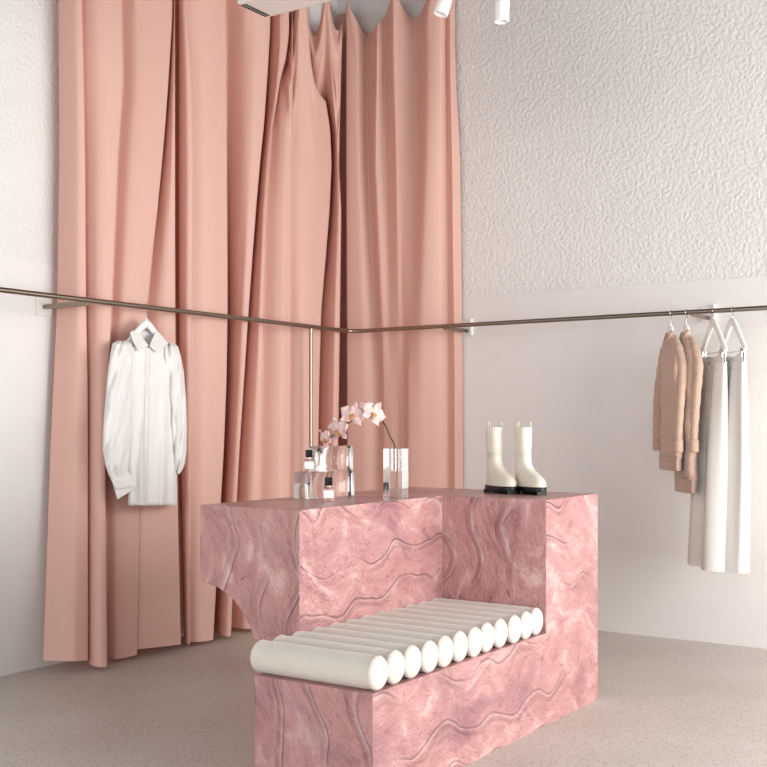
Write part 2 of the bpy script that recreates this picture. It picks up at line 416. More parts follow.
def edges(spec):
    """spec: [(polyline, hi, lo)], hi = offset just before the fold edge, lo = just after it; between edges the cloth rises."""
    out = []
    for i, (poly, hi, lo, rise) in enumerate(spec):
        if hi is not None: out.append(([(y, x - .4) for y, x in poly], hi))
        g = lambda z, y: z if isinstance(z, (int, float)) else ipx(z, y)
        if hi is not None and lo is not None:        # the hidden flank of the fold
            for m_ in (.12, .37, .63, .88):
                out.append(([(y, ipx(poly, y) - .4 + .8 * m_) for y in YS], [(y, g(hi, y) + (g(lo, y) - g(hi, y)) * m_) for y in YS]))
        if lo is not None: out.append(([(y, x + .4) for y, x in poly], lo))
        if i + 1 < len(spec):
            nxt, h2 = spec[i + 1][0], spec[i + 1][1]
            a = lambda y: ipx(poly, y)
            gp = [(y, ipx(poly, y) + rise * (ipx(nxt, y) - ipx(poly, y))) for y in YS]
            g2 = [(y, ipx(poly, y) + (rise + 1) / 2 * (ipx(nxt, y) - ipx(poly, y))) for y in YS]
            if lo is None: lo_ = hi
            else: lo_ = lo
            f = lambda z, y: z if isinstance(z, (int, float)) else ipx(z, y)
            out.append((gp, [(y, f(lo_, y) + .60 * (f(h2, y) - f(lo_, y))) for y in YS]))
            out.append((g2, [(y, f(lo_, y) + .90 * (f(h2, y) - f(lo_, y))) for y in YS]))
    return out

P1 = edges([
    ([(0, 58), (150, 59), (300, 57), (450, 50), (660, 43)], None, -.10, .45),
    ([(0, 82), (150, 85), (300, 86), (400, 88), (660, 88)], .05, .02, .35),
    ([(0, 121), (78, 123), (150, 118), (300, 112), (450, 105), (660, 107)], .13, [(0, -.02), (200, .01), (320, .02), (420, -.01), (660, -.02)], .28),
    ([(0, 173), (98, 167), (150, 163), (213, 157), (300, 147), (450, 141), (660, 137)], [(0, .08), (160, .10), (300, .10), (450, .06), (660, .06)], [(0, .02), (160, .0), (300, .0), (450, .045), (660, .045)], .4),
    ([(0, 175), (300, 175), (450, 176.5), (660, 181)], .10, -.07, .5),
])
tag_1 = curtain('curtain', 'L', P1, [40, 82, 121, 150, 176], [.12, .15, .2, .15], 4.06,
        'long pink curtain panel at the far left, behind the white shirt', flare=.05,
        hem=lambda t: .045 * math.exp(-(t / .22) ** 2) + .035 * math.exp(-((t - .75) / .15) ** 2))
P2 = edges([
    ([(0, 176), (300, 176), (450, 178), (640, 184)], None, -.06, .3),
    ([(0, 186), (59, 191), (170, 193), (300, 192), (450, 190), (640, 190)], .11, .06, .35),
    ([(0, 225), (35, 226), (300, 227.5), (397, 226), (483, 222), (640, 212)], .12, -.06, .42),
    ([(0, 270), (45, 268), (117, 264), (182, 258), (287, 250), (409, 242), (483, 237), (640, 230)], .13, -.05, .38),
    ([(0, 289), (60, 284), (120, 272), (200, 266), (300, 264), (400, 262), (630, 258)], .085, -.03, .45),
    ([(0, 293), (300, 291), (480, 290), (630, 287)], .075, .035, .3),
    ([(0, 308), (45, 313), (120, 330), (177, 332), (264, 325), (322, 320), (450, 318), (630, 315)], .11, -.04, .45),
    ([(0, 342), (120, 339.5), (164, 339), (193, 341.5), (311, 340), (450, 338), (620, 336)], .12, -.05, .5),
])
curtain('curtain', 'L', P2, [176, 205, 232, 256, 280, 303, 326, 348], [.12, .14, .16, .22, .30, .36, .32], 4.06,
        'wide pink curtain panel left of the corner, behind the acrylic blocks and the steel post', ncol=420, flare=.04)
def L3(xs, os_): return ([(60, xs[0]), (150, xs[1]), (400, xs[2]), (500, xs[2])], [(60, os_[0]), (150, os_[1]), (400, os_[2])])
P3 = [L3(a, b) for a, b in (
    ((337, 337, 337), (-.10, -.10, -.10)),
    ((345, 345, 346), (-.10, -.10, -.10)),
    ((345.5, 345.5, 346.5), (-.06, -.06, -.06)),
    ((346, 346, 347), (-.01, -.01, -.01)),
    ((346.5, 346.5, 347.5), (.04, .04, .04)),
    ((347, 347, 348), (.07, .07, .07)),
    ((357, 358, 364), (.055, .055, .05)),
    ((367, 368, 379), (-.03, -.02, .0)),
    ((377, 375, 385), (.065, .06, .035)),
    ((385, 386, 391), (.0, .0, .035)),
    ((393, 396, 399), (.065, .05, .02)),
    ((399, 401, 404), (.04, .02, .02)),
    ((416, 416, 409), (-.03, -.02, .065)),
    ((428, 427, 418), (.065, .065, .055)),
    ((442, 441, 438), (.03, .02, .0)),
    ((446, 447, 448), (-.03, -.04, -.05)),
    ((450, 452, 455), (-.01, -.02, -.03)),
    ((455, 460, 463), (-.10, -.10, -.11)))]
curtain('curtain', 'R', P3, [347, 394, 436, 452, 470], [.21, .17, .10, .06], 3.97,
        'pink curtain panel on the right of the corner, beside the textured wall', flare=.03)

# ------------------------------------------------------------------ hanging rail
RLX, RLY, RZ = -4.195, 5.875, 1.80
rail = thing('clothes_rail', 'long thin steel clothes rail bending round the corner in front of the pink curtains', 'clothes rail', (RLX, 5.45, 0))
og = (RLX, 5.45, 0)
arc = [(RLX + .08 * (1 - math.cos(a)), RLY - .08 + .08 * math.sin(a), RZ) for a in (k * PI / 16 for k in range(9))]
obj('rail_tube', tube(B(), [(RLX, -1.2, RZ)] + arc + [(1.9, RLY, RZ)], .0127, 16), M['steel'], rail, origin=og)
bm = tube(B(), [(RLX, 5.45, 0), (RLX, 5.45, RZ - .010)], .0115, 16)
post = obj('post', bm, M['steel'], rail, origin=og)
obj('foot_plate', lathe(B(), [(.05, 0), (.05, .006), (.02, .009)], c=(RLX, 5.45, 0)), M['steel'], post, origin=og)
for kind, c in (('L', 3.695), ('L', 0.6), ('R', -3.50), ('R', -1.974), ('R', .6)):
    if kind == 'L':
        br = obj('wall_bracket', tube(B(), [(WX + .012, c, RZ - .014), (RLX, c, RZ - .014)], .0125, 16), M['steel'], rail, origin=og)
        bm = B(); box(bm, WX + .006, WX + .014, c - .05, c + .05, RZ - .06, RZ + .04)
        obj('fixing_plate', bm, M['smooth'], br, origin=og, smooth=False, bevel=.002)
    else:
        br = obj('wall_bracket', tube(B(), [(c, WY - .012, RZ - .010), (c, RLY, RZ - .010)], .0125, 16), M['steel'], rail, origin=og)
        bm = B(); box(bm, c - .040, c + .03, WY - .014, WY - .006, RZ - .032, RZ + .050); box(bm, c + .03, c + .042, WY - .03, WY - .006, RZ - .040, RZ + .062)
        obj('fixing_plate', bm, M['white'], br, origin=og, smooth=False, bevel=.002)

# ------------------------------------------------------------------ counter with bench
ctr = thing('display_counter', 'L-shaped pink marbled resin counter with an arched side and a built-in bench', 'display counter', (-2.45, 4.1, 0))
og = (-2.45, 4.1, 0)
XA, XB, XE = -2.934, -2.460, -1.970
YB, YD, YE, YF = 3.128, 4.101, 4.617, 2.871
ZT, ZS = .900, .3665
R = .28; cx, cz = XA, .609 - R
pr = [(XA, ZT), (XA, .609)]
for k in range(1, 25):
    a = PI / 2 - k * (PI / 2) / 24
    pr.append((cx + R * math.cos(a), cz + R * math.sin(a)))
pr += [(cx + R, 0), (XB + .002, 0), (XB + .002, ZT)]
arm = prism(B(), pr, 'y', YB, YE)
back = box(B(), XB - .1, XE, YD, YE, 0, ZT)
bm = boolean(arm, back, 'UNION')
bmesh.ops.dissolve_limit(bm, angle_limit=.02, verts=bm.verts, edges=bm.edges)
bmesh.ops.bisect_plane(bm, geom=list(bm.verts) + list(bm.edges) + list(bm.faces), plane_co=(0, 0, ZS), plane_no=(0, 0, 1))
def hard(bm, skip): return [e for e in bm.edges if len(e.link_faces) == 2 and e.calc_face_angle(0) > .5 and not all(v.co.z < .001 for v in e.verts) and not skip(e)]
on_bench = lambda e: all(abs(v.co.x - XE) < .001 and abs(v.co.y - YD) < .001 and v.co.z < ZS + .001 for v in e.verts)
bmesh.ops.bevel(bm, geom=hard(bm, on_bench), offset=.0035, segments=2, affect='EDGES', profile=.5)
obj('counter_body', bm, M['resin'], ctr, origin=og, smooth=False)
bm = box(B(), XB + .014, XE, YF, YD, 0, ZS)
bmesh.ops.bevel(bm, geom=hard(bm, lambda e: all(v.co.y > YD - .001 for v in e.verts)), offset=.0035, segments=2, affect='EDGES', profile=.5)
obj('bench', bm, M['resin'], ctr, origin=og, smooth=False)

# bolster cushion
cu = thing('seat_cushion', 'off-white channelled seat cushion of rolled bolsters lying on the pink bench', 'cushion', (-2.21, 3.48, ZS))
og = (-2.21, 3.48, ZS)
nb = 12; pitch = (YD - .004 - YF) / nb; rb = pitch * .53
X0, X1 = -.262, .234
def bolster_bm():
    prof = [(.3 * rb, X0 + .004), (rb - .008, X0 + .004), (rb - .0015, X0 + .008), (rb + .0005, X0 + .012), (rb - .0015, X0 + .016), (rb, X0 + .05), (rb * 1.006, 0), (rb, X1 - .05), (rb - .0015, X1 - .016), (rb + .0005, X1 - .012), (rb - .0015, X1 - .008), (rb - .008, X1 - .004), (.3 * rb, X1 - .004)]
    return lathe(B(), prof, 'x', 40)
def cap_bm(x, sg):
    return lathe(B(), [(rb - .0025, x - sg * .007)] + [((rb - .0025) * math.cos(a), x - sg * .007 + sg * .013 * math.sin(a)) for a in (.12, .3, .55, .85, 1.2, 1.5)], 'x', 40)
b0 = obj('bolster', bolster_bm(), M['linen'], cu, angle=60)
caps0 = [obj('end_cap', cap_bm(X0, -1), M['linen'], b0, angle=60), obj('end_cap', cap_bm(X1, 1), M['linen'], b0, angle=60)]
for k in range(nb):
    if k == 0: o = b0
    else:
        o = b0.copy(); COL.objects.link(o); o.parent = cu
        for c_ in caps0:
            p = c_.copy(); COL.objects.link(p); p.parent = o
    o.location = (random.uniform(-.005, .005), YF + pitch * (k + .5) - og[1] + .004, rb - .001)
    o.rotation_euler = (random.uniform(0, 6), 0, random.uniform(-.008, .008))

# ------------------------------------------------------------------ acrylic blocks, bottles, vase, orchid
def block(x0, x1, y0, y1, z0, z1, m, label):
    c = ((x0 + x1) / 2, (y0 + y1) / 2, z0)
    bm = box(B(), x0, x1, y0, y1, z0, z1)
    bmesh.ops.bevel(bm, geom=list(bm.edges), offset=.0018, segments=2, affect='EDGES', profile=.5)
    o = obj('acrylic_block', bm, m, origin=c, smooth=True); o.location = c
    return tag(o, label, 'display block', 'clear acrylic display blocks')
block(-2.856, -2.769, 3.596, 3.90, ZT + .0005, ZT + .110, M['acrylic'], 'long clear acrylic block lying on the pink counter, the lower of two')
block(-2.853, -2.772, 3.690, 3.895, ZT + .1105, ZT + .213, M['ice'], 'shorter clear acrylic block stacked on top of the longer one')

def bottle(loc, rz, label, s=1.0):
    t = thing('perfume_bottle', label, 'perfume bottle', loc, rz, 'small square perfume bottles')
    w = .022 * s
    bm = box(B(), -w, w, -w, w, 0, .050 * s); bmesh.ops.bevel(bm, geom=list(bm.edges), offset=.003, segments=2, affect='EDGES', profile=.5)
    obj('glass_body', bm, M['bottle'], t)
    obj('neck', lathe(B(), [(.008 * s, .0505 * s), (.008 * s, .060 * s)], seg=16), M['bottle'], t)
    bm = box(B(), -.0145 * s, .0145 * s, -.0145 * s, .0145 * s, .058 * s, .088 * s); bmesh.ops.bevel(bm, geom=list(bm.edges), offset=.002, segments=2, affect='EDGES', profile=.5)
    obj('cap', bm, M['blackcap'], t)
    lb = obj('paper_label', box(B(), -.0185 * s, .0185 * s, -w - .0012, -w - .0004, .012 * s, .040 * s), M['label'], t, smooth=False)
    bm = B()
    for (x0, x1, z) in ((-.004, .004, .031), (-.013, .010, .026)): 
        n = max(2, int((x1 - x0) / .0022))
        for k in range(n):
            a = x0 + (x1 - x0) * k / n
            box(bm, a * s, (a + .0013) * s, -w - .0015, -w - .0011, z * s, (z + .0012) * s)
    obj('printed_lines', bm, M['ink'], lb, smooth=False)
    return t
bottle((-2.812, 3.640, ZT + .1105), math.radians(40), 'small perfume bottle with a black cap standing on the lower acrylic block')
bottle((-2.664, 3.575, ZT), math.radians(38), 'small perfume bottle with a black cap standing on the counter before the blocks', 1.05)

vc = Vector((-2.513, 3.83, ZT + .0005)); hv = .0375; VH = .205
bm = box(B(), -hv, hv, -hv, hv, 0, VH)
bmesh.ops.bevel(bm, geom=list(bm.edges), offset=.0012, segments=1, affect='EDGES', profile=.5)
cy = lathe(B(), [(.0130, VH - .092), (.0130, VH + .02)], seg=40)
bm = boolean(bm, cy, 'DIFFERENCE')
vase = obj('bud_vase', bm, M['acrylic'], smooth=True, angle=25); vase.location = vc
tag(vase, 'square clear acrylic bud vase holding the orchid stem on the counter', 'vase')

DO = 4.585
orch = thing('orchid_stem', 'arching stem of pale pink orchids standing in the clear square vase', 'flower', (vc.x, vc.y, ZT + VH - .088))
og = tuple(orch.location)
top = pt(393.6, 444, DO)
sp_ = [(vc.x + .002, vc.y + .001, ZT + VH - .088), (vc.x - .002, vc.y - .003, ZT + VH + .005)] + [pt(x, y, DO) for x, y in ((389.8, 436), (386.3, 426.7), (381.6, 421.2), (376.3, 418.8), (371, 417.2), (365, 417), (357, 418.6), (350, 422), (342, 428), (334, 435), (327, 440))]
path = smooth_path(sp_, 6)
obj('stem', tube(B(), path, [.0036 - .0018 * i / len(path) for i in range(len(path))], 8), M['stem'], orch, origin=og)
to_cam = Vector((SY, -CY, 0))
def flower(c, sc, roll, yaw, pitch):
    face = Euler((pitch, 0, math.atan2(to_cam.y, to_cam.x) + PI / 2 + yaw)).to_matrix()   # local -y looks out of the bloom
    def petal(bm, ang, ln, wd, cup):
        R2 = Matrix.Rotation(ang + roll, 3, 'Y')
        def f(u, v):
            t = u; w = wd * math.sin(PI * min(1, .06 + t * .94) ** .75) ** .8 * (v * 2 - 1)
            p = Vector((w, -cup * (t - .3) * t * ln + .25 * abs(w) * abs(w) / wd + .004 * math.sin(9 * t + 5 * v), t * ln))
            return Vector(c) + face @ (R2 @ p) * sc
        grid(bm, f, 8, 6)
    bm = B()
    for a, l, w, cp in ((0, .040, .012, .12), (2.2, .038, .012, .2), (-2.2, .038, .012, .2), (1.25, .041, .021, -.15), (-1.25, .041, .021, -.15)): petal(bm, a, l, w, cp)
    fl = obj('flower', bm, M['petal'], orch, origin=og, solid=.0008, angle=0)
    bm = B()
    for dx, dz, r in ((0, -.004, .0055), (-.005, -.001, .004), (.005, -.001, .004), (0, -.011, .0045)):
        q = Vector(c) + face @ (Matrix.Rotation(roll, 3, 'Y') @ Vector((dx, -.006, dz))) * sc
        r *= sc
        rings = [[q + Vector((r * math.sin(b) * math.cos(a), r * math.sin(b) * math.sin(a), r * math.cos(b))) for a in (2 * PI * k / 10 for k in range(10))] for b in (.15, .8, 1.57, 2.3, 2.99)]
        loft(bm, rings)
    obj('lip', bm, M['lip'], fl, origin=og)
    near = min(path, key=lambda p: (p - Vector(c)).length)
    obj('pedicel', tube(B(), smooth_path([near, (near + Vector(c)) / 2 + Vector((0, 0, .006)), Vector(c) + face @ Vector((0, .004, 0))], 4), .0011, 6), M['stem'], fl, origin=og)
flower(pt(352.5, 415.5, DO - .03), 1.45, .25, -.15, -.1)
flower(pt(373.5, 414, DO - .03), 1.45, .55, .45, .05)
flower(pt(363.5, 412.5, DO + .02), 1.15, -.3, .1, .0)
flower(pt(337.5, 431, DO - .02), 1.5, -.1, -.75, .25)
flower(pt(325.5, 439.5, DO), 1.2, -.45, -1.0, .35)

# ------------------------------------------------------------------ boots
def ring_foot(z, xh, xt, wh, wt, n=36, cxr=0.0):
    out = []
    xm = (xh + xt) / 2; L_ = (xt - xh) / 2
    for k in range(n):
        a = 2 * PI * k / n; c, s = math.cos(a), math.sin(a)
        x = xm + L_ * math.copysign(abs(c) ** .85, c)
        f = (x - xh) / (xt - xh)
        w = wh + (wt - wh) * (3 * f * f - 2 * f ** 3)
        out.append(Vector((x, w * math.copysign(abs(s) ** .8, s), z)))
    return out
def boot(loc, rz, label):
    t = thing('boot', label, 'boot', loc, rz, 'pair of cream boots')
    rows = [(.030, -.062, .180, .030, .040), (.040, -.064, .184, .031, .042), (.054, -.063, .182, .031, .040), (.066, -.061, .172, .030, .037), (.078, -.059, .150, .030, .034),
            (.090, -.057, .118, .0295, .032), (.104, -.054, .086, .029, .030), (.122, -.051, .064, .0285, .029), (.145, -.050, .052, .029, .029), (.176, -.051, .050, .030, .030),
            (.177, -.0522, .0512, .031, .031), (.182, -.0522, .0512, .031, .031), (.183, -.051, .050, .030, .030), (.22, -.053, .052, .032, .032), (.26, -.054, .053, .0335, .0335), (.290, -.054, .053, .034, .034),
            (.290, -.050, .049, .030, .030), (.22, -.046, .046, .028, .028), (.13, -.042, .044, .024, .024)]
    sx = .76
    obj('upper', loft(B(), [ring_foot(z, a * sx, b * sx if z > .11 else b * .82, c, d) for z, a, b, c, d in rows], (True, True)), M['leather'], t, angle=60)
    bm = B()
    loft(bm, [ring_foot(z, -.052 - e, .147 + e, .034 + e, .043 + e) for z, e in ((.014, .0), (.015, .002), (.030, .003), (.034, .0015))])
    so = obj('sole', bm, M['rubber'], t, angle=40)
    obj('welt', loft(B(), [ring_foot(z, -.0525, .1485, .035, .0445) for z in (.0342, .0375)]), M['leather'], t, angle=40)
    bm = B()
    loft(bm, [ring_foot(z, -.055, .024, .036, .034) for z in (0, .015)]); 
    obj('heel', bm, M['rubber'], so, angle=40)
    bm = B()
    for k in range(6): box(bm, .035 + k * .019, .047 + k * .019, -.036 + .004 * abs(k - 2), .036 - .004 * abs(k - 2), 0, .0142)
    obj('tread', bm, M['rubber'], so, smooth=False)
    for sgn in (-1, 1):
        pts = smooth_path([(.002, sgn * .0345, .262), (.002, sgn * .036, .298), (.002, sgn * .0315, .314), (.002, sgn * .0275, .298), (.002, sgn * .0285, .262)], 5)
        rings = [[p + Vector((dx, 0, 0)) + Vector((0, dy, 0)) for dx, dy in ((-.008, -.001), (.008, -.001), (.008, .001), (-.008, .001))] for p in pts]
        obj('pull_tab', loft(B(), rings), M['leather'], t, angle=40)
    return t
bt = boot((-2.375, 4.415, ZT), math.radians(-28), 'left of two cream ankle boots with black soles, on the counter by the cushion')
dup(bt, (-2.243, 4.437, ZT), math.radians(-29), 'right of two cream boots with black soles, nearest the outer end of the counter', 'pair of cream boots')
bt['label'] = 'left of the two cream boots with black soles on the pink counter'

# ------------------------------------------------------------------ hangers
def hanger(loc, rz, label, half, drop, clips=False, neck=.055):
    """local x = width, origin = rail centre"""
    t = thing('clothes_hanger', label, 'clothes hanger', loc, rz, 'white hangers on the rail')
    r = .0165
    hook = [(0, r * math.sin(a), r * math.cos(a)) for a in (math.radians(k) for k in range(-110, 100, 15))]
    hk = [Matrix.Rotation(-rz + (0 if abs(rz) > .01 else 0), 3, 'Z') @ Vector(p) for p in hook]
    top = hk[-1]
    pts = hk + [Vector((top.x * .6, top.y * .6, -.022)), Vector((0, 0, -.034)), Vector((0, 0, -neck - .01))]
    obj('hook', tube(B(), pts, .0018, 8), M['chrome'], t)
    bm = B()
    arms = [(-half, 0, -neck - drop), (-half * .8, 0, -neck - drop * .78), (-half * .4, 0, -neck - drop * .33), (-half * .12, 0, -neck - drop * .06), (0, 0, -neck), (half * .12, 0, -neck - drop * .06), (half * .4, 0, -neck - drop * .33), (half * .8, 0, -neck - drop * .78), (half, 0, -neck - drop)]
    pa = smooth_path(arms, 5)
    n = len(pa)
    tube(bm, pa, [.0165 - .007 * abs(2 * i / (n - 1) - 1) for i in range(n)], 12, flat=1.25, up=(0, 0, 1))
    lathe(bm, [(.006, -neck + .025), (.0085, -neck + .012), (.010, -neck)], seg=14)
    obj('hanger_arms', bm, M['white'], t)
    if clips:
        zb = -neck - drop - .004
        obj('trouser_bar', tube(B(), [(-half * .98, 0, zb), (half * .98, 0, zb)], .0018, 8), M['chrome'], t)
        for sx in (-1, 1):
            bm = B(); x = sx * half * .80
            box(bm, x - .009, x + .009, -.011, -.007, zb - .030, zb + .014); box(bm, x - .009, x + .009, .007, .011, zb - .030, zb + .014)
            tube(bm, [(x - .011, 0, zb), (x + .011, 0, zb)], .006, 10)
            obj('clip', bm, M['chrome'], t, smooth=False)
    return t

# ------------------------------------------------------------------ white shirt on the left rail
SYc = on_x(146.5, RLX)[1]
def sl(u, v, dx=0):                # point of the shirt's outline, in the plane under the rail
    px, y = 80 + u / 3.486, 300 + v / 3.486
    d, Y = on_x(px, RLX + dx); return Y, zz(y, d)
hanger((RLX, SYc, RZ), PI / 2, 'white wooden hanger inside the collar of the white shirt', .140, .115, neck=.084)
sh = thing('shirt', 'long white balloon-sleeve button shirt hanging before the pink curtain', 'shirt', (RLX, SYc, RZ - .08))
og = tuple(sh.location)
def slab(rows, n=44, rip=None, mode='sh'):
    rings = []
    for i, (v, ul, ur, df, db) in enumerate(rows):
        (ya, za), (yb, zb) = sl(ul, v), sl(ur, v)
        ring = []
        for k in range(n):
            a = 2 * PI * k / n; c, s = math.cos(a), math.sin(a)
            f = .5 + .5 * math.copysign(abs(c) ** .9, c)
            y, z = ya + (yb - ya) * f, za + (zb - za) * f
            dd = (df if s > 0 else db) * math.copysign(abs(s) ** .7, s)
            if rip: dd += rip(f, v, s)
            y, z = sl(ul + (ur - ul) * f, v, dd)
            ring.append((RLX + dd, y, z))
        rings.append(ring)
    return rings
def dens(rows, m=5):
    out = []
    for a, b in zip(rows, rows[1:]):
        for k in range(m): out.append(tuple(a[j] + (b[j] - a[j]) * k / m for j in range(5)))
    return out + [rows[-1]]
def brip(f, v, s):
    g = min(1, max(0, (v - 260) / 330))
    return (.012 * g * math.sin(f * 17 + v * .004) + .008 * g * math.sin(f * 31 + 1 + v * .006) + .003 * math.sin(v * .05 + f * 9)) * (1 if s > 0 else .6)
body = [(112, 196, 266, -.024, .030), (130, 178, 285, -.026, .032), (152, 160, 305, -.022, .034), (164, 158, 312, .046, .036), (185, 158, 322, .045, .036), (240, 170, 325, .048, .038), (320, 175, 330, .050, .040), (430, 172, 334, .055, .042), (560, 168, 337, .060, .046), (650, 166, 338, .063, .048), (716, 168, 338, .064, .050)]
obj('shirt_body', loft(B(), slab(dens(body), 72, brip), (False, False)), M['shirt'], sh, origin=og, angle=0, solid=.0015)
def srip(f, v, s): return .006 * math.sin(f * 16 + v * .03) + .004 * math.sin(v * .09 + f * 22) + .004 * math.sin(v * .045 - f * 9)
sl_l = [(142, 128, 172, .02, .02), (152, 113, 186, .046, .03), (185, 106, 188, .058, .036), (250, 97, 190, .060, .038), (350, 88, 186, .062, .040), (450, 81, 180, .066, .042), (520, 79, 176, .068, .044), (575, 88, 172, .062, .042), (605, 98, 168, .052, .038), (625, 108, 166, .042, .032)]
sl_r = [(150, 290, 330, .02, .02), (162, 286, 342, .042, .03), (195, 292, 352, .052, .036), (250, 300, 362, .054, .038), (350, 312, 370, .056, .040), (450, 320, 373, .058, .042), (530, 324, 371, .056, .042), (570, 326, 366, .050, .038), (595, 328, 356, .040, .030), (607, 332, 346, .028, .022)]
for rows in (sl_l, sl_r):
    s_ = obj('sleeve', loft(B(), slab(dens(rows), 48, srip), (True, True)), M['shirt'], sh, origin=og, angle=0)
    if rows is sl_l:
        bm = B()
        def q(u, v, dx): y, z = sl(u, v, dx); return (RLX + dx, y, z)
        outline = [(108, 618), (166, 592), (202, 650), (168, 672), (131, 696), (118, 654)]
        f_ = [bm.verts.new(q(u, v, .050 + .008 * math.sin(u * .1))) for u, v in outline]; g_ = [bm.verts.new(q(u, v, .012)) for u, v in outline]
        bm.faces.new(f_); bm.faces.new(g_[::-1])
        for i in range(6): bm.faces.new((f_[i], f_[(i + 1) % 6], g_[(i + 1) % 6], g_[i]))
        bm2 = B()
        fl2 = [(106, 622), (160, 640), (204, 648), (128, 660)]
        cf = obj('cuff', bm, M['shirt'], s_, origin=og, bevel=.004)
        h_ = [bm2.verts.new(q(u, v, .066)) for u, v in fl2]; k_ = [bm2.verts.new(q(u, v, .056)) for u, v in fl2]
        bm2.faces.new(h_); bm2.faces.new(k_[::-1])
        for i in range(4): bm2.faces.new((h_[i], h_[(i + 1) % 4], k_[(i + 1) % 4], k_[i]))
        obj('cuff', bm2, M['shirt'], s_, origin=og, bevel=.003)
def flap(pts, name):
    bm = B(); f_, g_ = [], []
    for u, v, dx in pts:
        y, z = sl(u, v, dx); f_.append(bm.verts.new((RLX + dx, y, z))); g_.append(bm.verts.new((RLX + dx - .006, y, z)))
    bm.faces.new(f_); bm.faces.new(g_[::-1]); n = len(pts)
    for i in range(n): bm.faces.new((f_[i], f_[(i + 1) % n], g_[(i + 1) % n], g_[i]))
    return obj(name, bm, M['shirt'], sh, origin=og, bevel=.002)
flap([(175, 114, .02), (184, 106, .012), (197, 106, .012), (220, 134, .05), (240, 158, .066), (224, 170, .070), (207, 181, .070), (188, 146, .052)], 'collar')
flap([(266, 108, .012), (276, 112, .012), (309, 152, .055), (290, 168, .068), (270, 184, .070), (243, 161, .066), (252, 138, .05)], 'collar')
bm = B(); rr = []
for v, dx in ((100, -.03), (128, -.028)):
    rr.append([(RLX + dx - .004 * math.sin(PI * k / 10), *sl(192 + 80 * k / 10, v + 10 * abs(k / 5 - 1), dx)) for k in range(11)])
loft(bm, rr, (False, False), closed=False)
obj('collar_stand', bm, M['shirt'], sh, origin=og, solid=.003)
bm = B(); 
box(bm, RLX - .022, RLX - .020, *[f(sl(214, 140)[0], sl(241, 140)[0]) for f in (min, max)], sl(228, 162)[1], sl(228, 128)[1])
nl = obj('neck_label', bm, M['neck'], sh, origin=og, smooth=False); nl['label'] = 'pale blue-grey label inside the collar'
bm = B(); y1, z1 = sl(233, 153); box(bm, RLX - .0199, RLX - .0195, y1 - .004, y1 + .004, z1 - .002, z1 + .001)
obj('label_mark', bm, M['dark'], nl, origin=og, smooth=False)
# placket follows the front of the body
bm = B(); rings = []
def front(u, v):
    rows = dens(body); vs = [r[0] for r in rows]
    ul, ur, df = (float(np.interp(v, vs, [r[j] for r in rows])) for j in (1, 2, 3))
    f = (u - ul) / (ur - ul); c = 2 * f - 1
    c0 = math.copysign(abs(c) ** (1 / .9), c); s = math.sqrt(max(0, 1 - c0 * c0))
    return df * s ** .7 + brip(f, v, 1)
for v in np.linspace(172, 700, 40):
    uc = 238 - 10 * (v - 172) / 528
    ring = []
    for du, dx in ((-8, .0), (-8, .003), (8, .003), (8, .0)):
        fx = front(uc + du, v) + dx; y, z = sl(uc + du, v, fx); ring.append((RLX + fx, y, z))
    rings.append(ring)
loft(bm, rings)
obj('placket', bm, M['shirt'], sh, origin=og, angle=50)
for v in (190, 232, 272, 330, 395, 460, 540, 620):
    uc = 238 - 10 * (v - 172) / 528; y, z = sl(uc, v, front(uc, v))
    obj('button', lathe(B(), [(.0045, 0), (.0055, .0015), (.0045, .003)], 'x', 14, (RLX + front(uc, v) + .002, y, z)), M['pearl'], sh, origin=og)

